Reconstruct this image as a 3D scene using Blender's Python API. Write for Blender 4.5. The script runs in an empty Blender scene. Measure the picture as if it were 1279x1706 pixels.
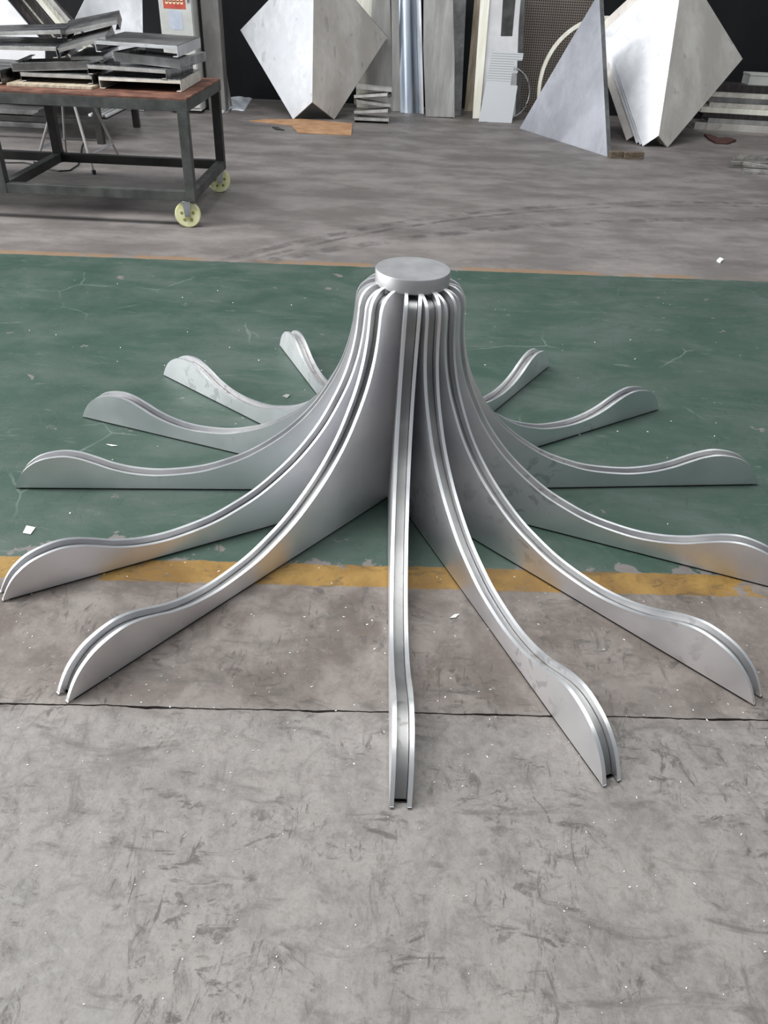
import bpy, bmesh, math, random
import numpy as np
from mathutils import Vector, Matrix
random.seed(7)
scene = bpy.context.scene
COL = scene.collection

# ------------------------------------------------------------------ camera
W_PX, H_PX, F_PX = 1279, 1706, 1291.2
PITCH, ROLL, CAM_H = 0.61435, 0.04705, 1.44466
cp, sp, cr, sr = math.cos(PITCH), math.sin(PITCH), math.cos(ROLL), math.sin(ROLL)
FWD = Vector((0, cp, -sp)); UP0 = Vector((0, sp, cp)); RT0 = Vector((1, 0, 0))
RT = cr * RT0 + sr * UP0; UP = -sr * RT0 + cr * UP0
EYE = Vector((0, 0, CAM_H))
cam = bpy.data.cameras.new('camera'); cam_o = bpy.data.objects.new('camera', cam); COL.objects.link(cam_o)
cam.sensor_fit = 'HORIZONTAL'; cam.sensor_width = 36.0; cam.lens = F_PX / W_PX * 36.0
cam.clip_start = 0.05; cam.clip_end = 200
cam_o.matrix_world = Matrix(((RT.x, UP.x, -FWD.x, 0), (RT.y, UP.y, -FWD.y, 0), (RT.z, UP.z, -FWD.z, CAM_H), (0, 0, 0, 1)))
scene.camera = cam_o

# ------------------------------------------------------------------ light
world = bpy.data.worlds.new('overcast_sky'); scene.world = world; world.use_nodes = True
bgn = world.node_tree.nodes['Background']
bgn.inputs['Color'].default_value = (0.86, 0.93, 1.0, 1); bgn.inputs['Strength'].default_value = 0.24

def area(name, loc, aim, sx, sy, power, col=(1, 1, 1)):
    l = bpy.data.lights.new(name, 'AREA'); l.shape = 'RECTANGLE'; l.size = sx; l.size_y = sy
    l.energy = power; l.color = col
    o = bpy.data.objects.new(name, l); COL.objects.link(o); o.location = loc
    o.rotation_euler = (Vector(aim) - Vector(loc)).to_track_quat('-Z', 'Y').to_euler()
    return o
# roof skylights of the shed, and its open bay door on the left
area('skylight', (-4.4, 2.4, 7.0), (-3.4, 2.4, 0), 1.6, 9, 820, (0.97, 0.99, 1.0))
area('skylight', (4.2, 5.0, 7.0), (4.2, 5.0, 0), 1.6, 10, 190, (0.97, 0.99, 1.0))
area('bay_door_daylight', (-11.0, 4.0, 2.5), (0, 4.0, 1.6), 12.0, 4.8, 900, (0.96, 0.98, 1.0))

scene.view_settings.view_transform = 'Standard'; scene.view_settings.look = 'None'
scene.view_settings.gamma = 1.0; scene.view_settings.use_curve_mapping = False
scene.view_settings.exposure = 0.46

# ------------------------------------------------------------------ measuring helpers (photo pixel -> place in the hall)
def ray(px, py):
    return RT * ((px - W_PX / 2) / F_PX) - UP * ((py - H_PX / 2) / F_PX) + FWD
def Fl(px, py, z=0.0):
    d = ray(px, py); return EYE + d * ((z - CAM_H) / d.z)
def Vp(px, py, Y):
    d = ray(px, py); return EYE + d * (Y / d.y)
def Pl(px, py, p0, n):
    d = ray(px, py); return EYE + d * ((p0 - EYE).dot(n) / d.dot(n))

# ------------------------------------------------------------------ materials
def lin(c):
    return tuple(((v / 255) / 12.92 if v / 255 <= 0.04045 else ((v / 255 + 0.055) / 1.055) ** 2.4) for v in c) + (1.0,)
class NT:
    def __init__(s, name):
        s.m = bpy.data.materials.new(name); s.m.use_nodes = True; s.t = s.m.node_tree; s.n = s.t.nodes
        s.b = s.n['Principled BSDF']
    def new(s, typ, **kw):
        n = s.n.new(typ)
        for k, v in kw.items(): setattr(n, k, v)
        return n
    def put(s, sock, v):
        if isinstance(v, bpy.types.NodeSocket): s.t.links.new(v, sock)
        else: sock.default_value = v
    def math(s, op, a, b=0.0, c=0.0, clamp=False):
        n = s.new('ShaderNodeMath', operation=op); n.use_clamp = clamp
        s.put(n.inputs[0], a); s.put(n.inputs[1], b); s.put(n.inputs[2], c); return n.outputs[0]
    def coord(s, kind='Object'):
        return s.new('ShaderNodeTexCoord').outputs[kind]
    def sep(s, v):
        n = s.new('ShaderNodeSeparateXYZ'); s.put(n.inputs[0], v); return n.outputs
    def mapping(s, v, scale=(1, 1, 1), rot=(0, 0, 0), loc=(0, 0, 0)):
        n = s.new('ShaderNodeMapping'); s.put(n.inputs[0], v)
        n.inputs['Scale'].default_value = scale; n.inputs['Rotation'].default_value = rot; n.inputs['Location'].default_value = loc
        return n.outputs[0]
    def noise(s, v, scale, detail=4, rough=0.55, dist=0.0, col=False):
        n = s.new('ShaderNodeTexNoise'); s.put(n.inputs['Vector'], v); n.inputs['Scale'].default_value = scale
        n.inputs['Detail'].default_value = detail; n.inputs['Roughness'].default_value = rough; n.inputs['Distortion'].default_value = dist
        return n.outputs['Color' if col else 'Fac']
    def ramp(s, f, lo, hi, a=0.0, b=1.0, smooth=True):
        n = s.new('ShaderNodeMapRange'); n.interpolation_type = 'SMOOTHSTEP' if smooth else 'LINEAR'
        s.put(n.inputs[0], f); s.put(n.inputs[1], lo); s.put(n.inputs[2], hi); s.put(n.inputs[3], a); s.put(n.inputs[4], b)
        return n.outputs[0]
    def mix(s, f, a, b):
        n = s.new('ShaderNodeMix', data_type='RGBA'); s.put(n.inputs[0], f); s.put(n.inputs[6], a); s.put(n.inputs[7], b); return n.outputs[2]
    def bump(s, h, strength=0.2, dist=0.002):
        n = s.new('ShaderNodeBump'); n.inputs['Strength'].default_value = strength; n.inputs['Distance'].default_value = dist
        s.put(n.inputs['Height'], h); s.put(s.b.inputs['Normal'], n.outputs[0])
    def set(s, **kw):
        for k, v in kw.items(): s.put(s.b.inputs[k.replace('_', ' ')], v)
        return s.m

def metal(name, c1, c2, rough=(0.3, 0.5), scale=3.0, stretch=(1, 1, 1), spots=0.0, bump=0.1, metallic=1.0):
    t = NT(name); v = t.mapping(t.coord(), stretch)
    n1 = t.noise(v, scale, 5, 0.6); n2 = t.noise(v, scale * 7, 4, 0.6)
    f = t.ramp(t.math('ADD', t.math('MULTIPLY', n1, 0.75), t.math('MULTIPLY', n2, 0.25)), 0.38, 0.66)
    c = t.mix(f, lin(c1), lin(c2))
    if spots:
        n3 = t.noise(v, scale * 4.5, 2, 0.5, 0.6)
        c = t.mix(t.ramp(n3, 0.64, 0.72, 0, spots), c, lin([x * 0.6 for x in c1]))
    t.set(Base_Color=c, Metallic=metallic, Roughness=t.ramp(n1, 0.3, 0.7, rough[0], rough[1]))
    t.bump(n2, bump, 0.001); return t.m
def plain(name, c1, c2, rough=0.6, scale=5.0, bump=0.15, stretch=(1, 1, 1), spec=0.4):
    t = NT(name); v = t.mapping(t.coord(), stretch)
    n = t.noise(v, scale, 5, 0.6)
    t.set(Base_Color=t.mix(t.ramp(n, 0.35, 0.68), lin(c1), lin(c2)), Roughness=rough)
    t.b.inputs['Specular IOR Level'].default_value = spec
    t.bump(n, bump, 0.002); return t.m

M = {}
def fin_material(name, c1, c2, rough, spots=0.5):
    t = NT(name); v = t.coord()
    n1 = t.noise(v, 3.0, 4, 0.55); n2 = t.noise(t.mapping(v, (4, 4, 60)), 4, 3, 0.6)
    c = t.mix(t.ramp(n1, 0.35, 0.65), lin(c1), lin(c2))
    sm = t.math('MULTIPLY', t.ramp(t.noise(v, 30, 2, 0.4, 0.5), 0.55, 0.66), t.ramp(t.noise(v, 3.1, 1), 0.58, 0.70))
    c = t.mix(t.math('MULTIPLY', sm, spots), c, lin((118, 112, 110)))
    t.set(Base_Color=c, Metallic=0.97, Roughness=t.math('ADD', t.ramp(n1, 0.3, 0.7, rough[0], rough[1]), t.math('MULTIPLY', n2, 0.06)))
    t.bump(n2, 0.04, 0.001); return t.m
M['fin_side'] = fin_material('brushed_aluminium', (230, 230, 233), (243, 242, 243), (0.36, 0.46), 0.28)
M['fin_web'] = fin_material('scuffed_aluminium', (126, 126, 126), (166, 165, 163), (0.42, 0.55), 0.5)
M['fin_edge'] = fin_material('edge_highlight_aluminium', (228, 228, 229), (241, 241, 241), (0.32, 0.42), 0.15)  # pale lips against a darker channel: the light edges catch, put into colour
M['hub'] = metal('turned_aluminium', (178, 177, 178), (192, 191, 191), (0.46, 0.54), 4, (1, 1, 1), 0, 0.05, 0.9)
M['sheet'] = metal('aluminium_sheet', (206, 206, 208), (232, 233, 236), (0.36, 0.5), 2.2, (1, 1, 0.7), 0.2, 0.1, 0.72)
M['sheet_warm'] = metal('stained_aluminium_sheet', (204, 197, 189), (226, 221, 214), (0.42, 0.55), 2.6, (1, 1, 0.6), 0.3, 0.1, 0.55)
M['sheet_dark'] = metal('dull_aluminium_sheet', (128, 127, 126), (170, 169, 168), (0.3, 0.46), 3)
M['sheet_matte'] = metal('matte_aluminium_sheet', (186, 187, 190), (214, 215, 217), (0.55, 0.66), 2.2, (1, 1, 0.7), 0.25, 0.1, 0.6)
M['sheet_cool'] = metal('cool_aluminium_sheet', (176, 178, 186), (204, 206, 214), (0.42, 0.52), 1.6, (1, 1, 0.8), 0.1, 0.1, 0.7)
M['sheet_blue'] = metal('polished_sheet', (196, 208, 224), (226, 231, 238), (0.3, 0.4), 1.2, (3, 1, 0.3))
M['sheet_grey'] = metal('galvanised_sheet', (170, 168, 164), (196, 194, 190), (0.4, 0.52), 3, (3, 1, 0.4), 0.15, 0.1, 0.6)
M['tray'] = metal('folded_aluminium', (140, 141, 143), (188, 189, 191), (0.2, 0.36), 3.5, (1, 3, 1), 0.2)
M['tray_pale'] = plain('oxidised_aluminium', (196, 190, 178), (222, 217, 208), 0.5, 14)
M['steel_dark'] = plain('painted_dark_steel', (52, 54, 52), (74, 76, 73), 0.55, 8)
M['steel_black'] = plain('black_steel', (28, 27, 26), (44, 42, 40), 0.5, 8)
M['rust'] = plain('rusty_plate', (80, 50, 40), (124, 86, 70), 0.6, 9, 0.3)
M['caster'] = plain('yellow_nylon', (206, 205, 150), (226, 224, 186), 0.45, 20)
M['caster_dark'] = plain('olive_nylon', (120, 120, 60), (150, 146, 84), 0.6, 20)
M['zinc'] = metal('zinc_plate', (172, 176, 182), (200, 203, 208), (0.3, 0.42), 10)
M['cardboard'] = plain('cardboard', (164, 122, 88), (186, 146, 110), 0.85, 7, 0.2)
M['cloth'] = plain('white_plastic_sheet', (196, 200, 208), (222, 225, 230), 0.6, 6)
M['wall'] = plain('black_wall_sheet', (20, 22, 23), (28, 30, 31), 0.75, 1.5, 0.1, (1, 1, 0.3), 0.2)
M['cream'] = plain('cream_board', (236, 231, 212), (252, 250, 240), 0.7, 5, 0.2, (4, 1, 0.4))
M['beige'] = plain('beige_board', (150, 138, 118), (196, 182, 162), 0.7, 6, 0.2, (4, 1, 0.5))
M['white_panel'] = plain('white_coated_panel', (206, 205, 206), (222, 221, 222), 0.45, 4)
M['cabinet'] = plain('off_white_enamel', (178, 180, 176), (196, 196, 190), 0.45, 5)
M['red'] = plain('red_sticker_print', (168, 66, 56), (190, 84, 70), 0.5, 10)
M['peach'] = plain('pale_sticker_print', (222, 190, 150), (236, 208, 172), 0.5, 10)
M['paper'] = plain('blue_grey_paper', (172, 180, 194), (186, 193, 204), 0.7, 8)
M['post'] = plain('grey_steel_column', (108, 106, 104), (134, 132, 128), 0.5, 5, 0.15, (1, 1, 0.4))
M['wood'] = plain('old_timber', (84, 72, 60), (116, 102, 86), 0.8, 12, 0.3, (1, 5, 5))
M['rubber_and_shade'] = plain('black_rubber_and_contact_shade', (24, 24, 25), (38, 38, 38), 0.6, 20)
M['rag'] = plain('dark_red_rag', (60, 36, 33), (88, 58, 52), 0.9, 20)
M['strip_dark'] = plain('dark_laminate', (44, 38, 38), (66, 58, 58), 0.5, 6, 0.1, (8, 1, 1))
M['strip_pale'] = plain('pale_laminate', (170, 168, 156), (204, 202, 190), 0.5, 6, 0.1, (8, 1, 1))
M['chip'] = plain('white_swarf', (224, 222, 218), (244, 243, 240), 0.6, 40)
M['scrap'] = metal('aluminium_offcuts', (176, 172, 166), (222, 219, 214), (0.3, 0.45), 12, (1, 1, 1), 0.4)

def mesh_sheet_material():
    t = NT('perforated_mesh'); v = t.sep(t.coord())
    a = t.math('SINE', t.math('MULTIPLY', v[0], 240.0)); b = t.math('SINE', t.math('MULTIPLY', v[2], 240.0))
    f = t.ramp(t.math('MAXIMUM', a, t.math('MULTIPLY', b, 1.0)), -0.1, 0.5)
    n = t.noise(t.coord(), 3, 3)
    c = t.mix(f, lin((38, 33, 31)), t.mix(n, lin((118, 108, 102)), lin((150, 140, 130))))
    t.set(Base_Color=c, Metallic=0.5, Roughness=0.55); return t.m
M['mesh'] = mesh_sheet_material()
def louvre_material():
    t = NT('slotted_white_panel'); v = t.sep(t.coord())
    band = t.math('MULTIPLY', t.ramp(v[2], 0.405, 0.425), t.ramp(v[2], 0.70, 0.715, 1, 0))
    s = t.ramp(t.math('SINE', t.math('MULTIPLY', v[2], 260.0)), 0.35, 0.8)
    f = t.math('MULTIPLY', band, s)
    t.set(Base_Color=t.mix(f, lin((204, 206, 208)), lin((158, 160, 160))), Roughness=0.45); return t.m
M['louvre'] = louvre_material()

PHI = 0.03215
V_JOINT, V_YEL0, V_YEL1, V_FAR0, V_FAR1 = 1.226, 1.674, 1.771, 4.521, 4.587
def floor_material():
    t = NT('workshop_floor'); co = t.coord(); xyz = t.sep(co)
    x, y = xyz[0], xyz[1]
    v = t.math('SUBTRACT', t.math('MULTIPLY', y, math.cos(PHI)), t.math('MULTIPLY', x, math.sin(PHI)))
    wob = t.math('MULTIPLY', t.math('SUBTRACT', t.noise(co, 14, 4, 0.6), 0.5), 0.022)
    vw = t.math('ADD', v, wob)
    # concrete
    nL = t.noise(co, 1.1, 5, 0.6); nM = t.noise(co, 5.5, 6, 0.65, 0.4); nS = t.noise(co, 46, 4, 0.7)
    conc = t.mix(t.ramp(nM, 0.36, 0.64), lin((156, 149, 143)), lin((180, 172, 165)))
    conc = t.mix(t.ramp(nS, 0.35, 0.7, 0.0, 0.45), conc, lin((190, 186, 181)))
    conc = t.mix(t.ramp(t.noise(co, 130, 3, 0.7), 0.5, 0.72, 0.0, 0.35), conc, lin((116, 112, 108)))
    brown = t.mix(t.ramp(nM, 0.34, 0.66), lin((120, 104, 94)), lin((166, 154, 146)))
    slab = t.ramp(vw, V_JOINT - 0.06, V_JOINT + 0.05)
    near = t.mix(t.math('MULTIPLY', slab, 0.85), conc, brown)
    # dark scuffs and gouges
    sc1 = t.noise(t.mapping(co, (1.0, 2.2, 1), (0, 0, 0.6)), 9, 7, 0.72, 1.6)
    sc2 = t.noise(t.mapping(co, (2.6, 0.9, 1), (0, 0, -0.5)), 8, 6, 0.72, 2.2)
    sparse = t.ramp(t.noise(co, 4.2, 3, 0.6), 0.42, 0.58)
    scuff = t.math('MULTIPLY', t.math('MAXIMUM', t.ramp(sc1, 0.545, 0.66), t.ramp(sc2, 0.555, 0.67)), sparse)
    near = t.mix(t.math('MULTIPLY', scuff, 0.72), near, lin((84, 78, 74)))
    st1 = t.ramp(t.noise(t.mapping(co, (1.0, 2.6, 1), (0, 0, -0.45)), 4.5, 6, 0.66, 1.0), 0.53, 0.70)
    st2 = t.ramp(t.noise(t.mapping(co, (2.2, 1.0, 1), (0, 0, 0.5)), 5.5, 6, 0.7, 1.4), 0.54, 0.72)
    near = t.mix(t.math('MULTIPLY', t.math('MAXIMUM', st1, st2), 0.62), near, lin((104, 97, 91)))
    near = t.mix(t.ramp(t.noise(co, 2.4, 4, 0.6), 0.52, 0.72, 0, 0.4), near, lin((108, 100, 95)))
    near = t.mix(t.ramp(t.noise(co, 17, 9, 0.78, 0.5), 0.46, 0.66, 0, 0.5), near, lin((112, 106, 100)))
    near = t.mix(t.ramp(t.noise(co, 30, 8, 0.8, 0.3), 0.54, 0.70, 0, 0.4), near, lin((196, 191, 185)))
    # far concrete with wheel tracks
    sx = t.mapping(co, (0.7, 1.3, 1))
    far = t.mix(t.ramp(t.noise(sx, 2.4, 6, 0.65), 0.36, 0.66), lin((136, 129, 125)), lin((172, 164, 160)))
    def track(cx, cy, r, w):
        d = t.math('SUBTRACT', t.math('SQRT', t.math('ADD', t.math('POWER', t.math('SUBTRACT', x, cx), 2.0), t.math('POWER', t.math('SUBTRACT', y, cy), 2.0))), r)
        return t.ramp(t.math('ABSOLUTE', t.math('ADD', d, t.math('MULTIPLY', wob, 1.5))), w * 0.4, w, 1, 0)
    far = t.mix(t.ramp(t.noise(t.mapping(co, (0.5, 1.1, 1)), 1.6, 5, 0.65), 0.5, 0.7, 0, 0.45), far, lin((108, 101, 98)))
    tr = t.math('MAXIMUM', track(3.25, 1.18, 5.40, 0.05), t.math('MAXIMUM', track(3.25, 1.18, 5.30, 0.03), track(3.5, -0.49, 6.59, 0.07)))
    tr = t.math('MULTIPLY', tr, t.ramp(t.noise(co, 6, 4, 0.7), 0.38, 0.62))
    far = t.mix(t.math('MULTIPLY', tr, 0.6), far, lin((84, 78, 76)))
    # green paint, worn to grey, with pale scratches
    g = t.mix(t.ramp(t.noise(sx, 3.0, 6, 0.68, 0.5), 0.34, 0.66), lin((64, 94, 80)), lin((96, 113, 104)))
    g = t.mix(t.ramp(t.noise(co, 1.0, 4, 0.6), 0.42, 0.68, 0, 0.55), g, lin((48, 82, 66)))
    g = t.mix(t.ramp(t.noise(t.mapping(co, (0.8, 3.4, 1), (0, 0, 0.05)), 7, 7, 0.75, 0.8), 0.57, 0.70, 0, 0.55), g, lin((128, 140, 132)))
    vo = t.new('ShaderNodeTexVoronoi', feature='DISTANCE_TO_EDGE'); vo.inputs['Scale'].default_value = 1.7
    t.put(vo.inputs['Vector'], t.mix(0.12, co, t.noise(co, 2.2, 4, 0.6, col=True)))
    scr = t.math('MULTIPLY', t.ramp(vo.outputs['Distance'], 0.002, 0.008, 1, 0), t.ramp(t.noise(co, 1.6, 3), 0.52, 0.62))
    g = t.mix(t.math('MULTIPLY', scr, 0.4), g, lin((158, 172, 164)))
    chipn = t.noise(co, 7.0, 6, 0.62, 0.3)
    chipv = t.math('ADD', chipn, t.ramp(v, V_YEL1, V_YEL1 + 0.16, 0.11, 0.0))
    g = t.mix(t.ramp(chipv, 0.665, 0.685), g, lin((142, 136, 131)))
    # yellow lines
    yel = t.mix(t.ramp(nM, 0.36, 0.66), lin((150, 112, 48)), lin((188, 148, 76)))
    yel = t.mix(t.ramp(sc1, 0.54, 0.62, 0, 0.6), yel, lin((112, 92, 64)))
    worn = t.math('ADD', t.noise(co, 5.2, 6, 0.66), t.ramp(x, 0.85, 1.15, 0.0, 0.16))
    ymask = t.math('MULTIPLY', t.math('MULTIPLY', t.ramp(vw, V_YEL0 - 0.002, V_YEL0 + 0.003), t.ramp(vw, V_YEL1 - 0.002, V_YEL1 + 0.003, 1, 0)), t.ramp(worn, 0.60, 0.635, 1, 0))
    fmask = t.math('MULTIPLY', t.math('MULTIPLY', t.ramp(vw, V_FAR0 - 0.004, V_FAR0 + 0.004), t.ramp(vw, V_FAR1 - 0.004, V_FAR1 + 0.004, 1, 0)), t.ramp(t.noise(co, 1.7, 4, 0.6), 0.50, 0.56, 1, 0.1))
    gmask = t.math('MULTIPLY', t.ramp(vw, V_YEL1 - 0.003, V_YEL1 + 0.003), t.ramp(vw, V_FAR0 - 0.004, V_FAR0 + 0.004, 1, 0))
    c = t.mix(t.ramp(vw, V_FAR0 - 0.002, V_FAR0 + 0.002), near, far)
    c = t.mix(gmask, c, g); c = t.mix(ymask, c, yel); c = t.mix(t.math('MULTIPLY', fmask, 0.75), c, lin((176, 140, 104)))
    vm = t.new('ShaderNodeVectorMath', operation='SCALE'); t.put(vm.inputs[0], c); vm.inputs['Scale'].default_value = 0.52; c = vm.outputs[0]
    t.set(Base_Color=c, Roughness=t.ramp(nM, 0.3, 0.7, 0.5, 0.68))
    t.b.inputs['Specular IOR Level'].default_value = 0.45
    h = t.math('SUBTRACT', t.math('ADD', t.math('MULTIPLY', nS, 0.5), t.math('MULTIPLY', nM, 0.6)), t.math('MULTIPLY', scuff, 0.5))
    t.bump(h, 0.5, 0.004)
    return t.m
M['floor'] = floor_material()
M['joint'] = plain('dirty_joint', (30, 27, 25), (48, 43, 39), 0.9, 30)

# ------------------------------------------------------------------ building helpers
def tag(o, label, cat, group=None, kind=None):
    o['label'] = label; o['category'] = cat
    if group: o['group'] = group
    if kind: o['kind'] = kind
    return o
def thing(name, label, cat, loc=(0, 0, 0), group=None):
    o = bpy.data.objects.new(name, None); COL.objects.link(o); o.location = loc; o.empty_display_size = 0.1
    return tag(o, label, cat, group)
def origin(parent):
    p = Vector((0, 0, 0))
    while parent is not None:
        p = p + Vector(parent.location); parent = parent.parent
    return p
def mk(name, verts, faces, mat, parent=None, bevel=0.0, smooth=False, loc=None, seg=2):
    """verts in hall coordinates; the object's own origin is loc (or the parent's place)"""
    base = origin(parent); loc = Vector(loc) if loc is not None else base
    me = bpy.data.meshes.new(name)
    me.from_pydata([tuple(Vector(v) - loc) for v in verts], [], faces)
    bm = bmesh.new(); bm.from_mesh(me); bmesh.ops.recalc_face_normals(bm, faces=bm.faces); bm.to_mesh(me); bm.free()
    o = bpy.data.objects.new(name, me); COL.objects.link(o); me.materials.append(mat)
    if parent is not None: o.parent = parent
    o.location = loc - base
    if smooth or bevel:
        for p in me.polygons: p.use_smooth = True
    if bevel:
        b = o.modifiers.new('bevel', 'BEVEL'); b.width = bevel; b.segments = seg; b.limit_method = 'ANGLE'
        b.angle_limit = math.radians(40); b.harden_normals = True
    elif smooth:
        me.set_sharp_from_angle(angle=math.radians(42))
    return o
def boxvf(a, b):
    (x0, y0, z0), (x1, y1, z1) = a, b
    v = [(x0, y0, z0), (x1, y0, z0), (x1, y1, z0), (x0, y1, z0), (x0, y0, z1), (x1, y0, z1), (x1, y1, z1), (x0, y1, z1)]
    return v, [(0, 3, 2, 1), (4, 5, 6, 7), (0, 1, 5, 4), (1, 2, 6, 5), (2, 3, 7, 6), (3, 0, 4, 7)]
def box(name, a, b, mat, parent=None, bevel=0.002, loc=None):
    v, f = boxvf(a, b); return mk(name, v, f, mat, parent, bevel, loc=loc)
def prism(name, pts, ext, mat, parent=None, bevel=0.0, loc=None):
    """flat polygon pts pushed along ext into a solid"""
    n = len(pts); ext = Vector(ext); pts = [Vector(p) for p in pts]
    v = pts + [p + ext for p in pts]
    f = [tuple(range(n)), tuple(range(2 * n - 1, n - 1, -1))] + [(i, (i + 1) % n, n + (i + 1) % n, n + i) for i in range(n)]
    return mk(name, v, f, mat, parent, bevel, loc=loc)
def beam(name, a, b, w, h, mat, parent=None, bevel=0.002, loc=None, upv=(0, 0, 1)):
    a = Vector(a); b = Vector(b); d = (b - a).normalized(); u = Vector(upv)
    if abs(d.dot(u)) > 0.95: u = Vector((0, 1, 0))
    s = d.cross(u).normalized(); u = s.cross(d).normalized()
    p = [a + s * (i * w / 2) + u * (j * h / 2) for i, j in ((-1, -1), (1, -1), (1, 1), (-1, 1))]
    return prism(name, p, b - a, mat, parent, bevel, loc)
def tube(name, pts, r, mat, parent=None, n=10, loc=None, closed=False):
    pts = [Vector(p) for p in pts]; m = len(pts); V = []; F = []
    for i, p in enumerate(pts):
        d = (pts[(i + 1) % m] - pts[i - 1]) if (closed or 0 < i < m - 1) else (pts[1] - pts[0] if i == 0 else pts[-1] - pts[-2])
        d.normalize(); u = Vector((0, 0, 1)) if abs(d.z) < 0.9 else Vector((0, 1, 0))
        s = d.cross(u).normalized(); u = s.cross(d)
        V += [p + (s * math.cos(k * 2 * math.pi / n) + u * math.sin(k * 2 * math.pi / n)) * r for k in range(n)]
    for i in range(m if closed else m - 1):
        for k in range(n):
            j = (i + 1) % m; F.append((i * n + k, i * n + (k + 1) % n, j * n + (k + 1) % n, j * n + k))
    if not closed: F += [tuple(range(n)), tuple(range((m - 1) * n, m * n))]
    return mk(name, V, F, mat, parent, 0, True, loc)
def lathe(name, prof, c, axis, mat, parent=None, n=40, loc=None, bevel=0.0):
    """prof = [(radius, height)] turned about axis through c; closed with caps"""
    ax = Vector(axis).normalized(); u = Vector((0, 0, 1)) if abs(ax.z) < 0.9 else Vector((1, 0, 0))
    s = ax.cross(u).normalized(); u = s.cross(ax); c = Vector(c); V = []; F = []
    for r, h in prof:
        V += [c + ax * h + (s * math.cos(k * 2 * math.pi / n) + u * math.sin(k * 2 * math.pi / n)) * r for k in range(n)]
    for i in range(len(prof) - 1):
        for k in range(n):
            F.append((i * n + k, i * n + (k + 1) % n, (i + 1) * n + (k + 1) % n, (i + 1) * n + k))
    F += [tuple(range(n)), tuple(range((len(prof) - 1) * n, len(prof) * n))]
    return mk(name, V, F, mat, parent, bevel, True, loc)

# ------------------------------------------------------------------ the hall: floor slabs, joint, back wall
def line_pt(x, v):       # point on the line at distance v, running with the slab joints
    return (x, (v + x * math.sin(PHI)) / math.cos(PHI), 0.0)
xs = [-14] + [(-1.6 + 3.2 * i / 340) for i in range(341)] + [16]
rj = random.Random(3); e_far = []; e_near = []; w1 = w2 = 0.0
for x in xs:
    w1 = 0.9 * w1 + rj.uniform(-1, 1) * 0.0011; w2 = 0.85 * w2 + rj.uniform(-1, 1) * 0.0009
    notch = 0.004 * max(0.0, math.sin(x * 9.0) * math.sin(x * 23.0 + 1.0))
    e_far.append(Vector(line_pt(x, V_JOINT + 0.0016 + w1))); e_near.append(Vector(line_pt(x, V_JOINT - 0.0016 + w1 - abs(w2) - notch)))
far_poly = e_far + [Vector((16, 14, 0)), Vector((-14, 14, 0))]
near_poly = e_near + [Vector((16, -6, 0)), Vector((-14, -6, 0))]
def slab(name, poly, parent=None):
    n = len(poly); v = poly + [p - Vector((0, 0, 0.03)) for p in poly]
    f = [tuple(range(n)), tuple(range(2 * n - 1, n - 1, -1))] + [(i, (i + 1) % n, n + (i + 1) % n, n + i) for i in range(n)]
    return mk(name, v, f, M['floor'], parent)
floor = slab('floor', far_poly); floor['kind'] = 'structure'
slab('floor_slab', near_poly, floor)
box('joint_filler', (-14, 0.4, -0.06), (16, 2.2, -0.031), M['joint'], floor, 0)
wall = box('wall_back', (-14, 0, 0), (16, 0.12, 3.2), M['wall'], None, 0, loc=(0, 0, 0))
wall.location = (0, 10.95, 0); wall.rotation_euler.z = 0.0; wall['kind'] = 'structure'
for i in range(8):
    box('wall_seam', (-13 + i * 4.0, 10.93, 0.0), (-12.95 + i * 4.0, 10.95, 3.2), M['steel_black'], wall, 0)

# ------------------------------------------------------------------ the finned sculpture
R0 = 1.25; CX, CY = 0.0317, 2.1941
FINS = {0: (1.48, .980), 1: (23.42, .9936), 2: (45.91, 1.0115), 3: (69.48, 1.0), 4: (96.61, 1.0265), 5: (123.03, 1.009), 6: (148.15, .995),
        7: (176.3, 1.0), 8: (-155.37, 1.006), 9: (-129.13, .9995), 10: (-108.8, .9984), 11: (-85.83, .9957), 12: (-59.18, .988), 13: (-38.31, .9935)}
KEY = [(1.0, 0.0), (0.993, 0.016), (0.979, 0.040), (0.961, 0.061), (0.933, 0.081), (0.899, 0.093), (0.859, 0.098), (0.822, 0.092), (0.785, 0.0785),
       (0.742, 0.061), (0.685, 0.0475), (0.615, 0.0435), (0.522, 0.0545), (0.453, 0.0755), (0.388, 0.104), (0.318, 0.150), (0.266, 0.195), (0.223, 0.244),
       (0.189, 0.297), (0.161, 0.352), (0.142, 0.408), (0.132, 0.460), (0.128, 0.505), (0.126, 0.528), (0.119, 0.547), (0.105, 0.560), (0.088, 0.5665), (0.062, 0.570)]
def spline(P, per=6):
    out = []
    P = [np.array(p, float) for p in P]; E = [2 * P[0] - P[1]] + P + [2 * P[-1] - P[-2]]
    for i in range(1, len(E) - 2):
        a, b, c, d = E[i - 1:i + 3]
        for k in range(per):
            t = k / per
            out.append(0.5 * ((2 * b) + (c - a) * t + (2 * a - 5 * b + 4 * c - d) * t * t + (3 * b - a - 3 * c + d) * t ** 3))
    out.append(P[-1]); return np.array(out)
PROF = spline(KEY)
def inset(P, d):
    t = np.gradient(P, axis=0); t /= np.linalg.norm(t, axis=1)[:, None]
    n = np.stack([t[:, 1], -t[:, 0]], 1)       # walking from the tip inwards the metal lies on the left
    Q = P - n * d if (P - n * d)[len(P) // 2][1] < P[len(P) // 2][1] else P + n * d
    Q[:, 1] = np.maximum(Q[:, 1], 0.0); return Q
HALF, PLATE, DEEP = 0.0190 * R0, 0.0077 * R0, 0.0150
WEB = inset(PROF, DEEP)
hub_c = Vector((CX + 0.018, CY + 0.004, 0))
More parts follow.
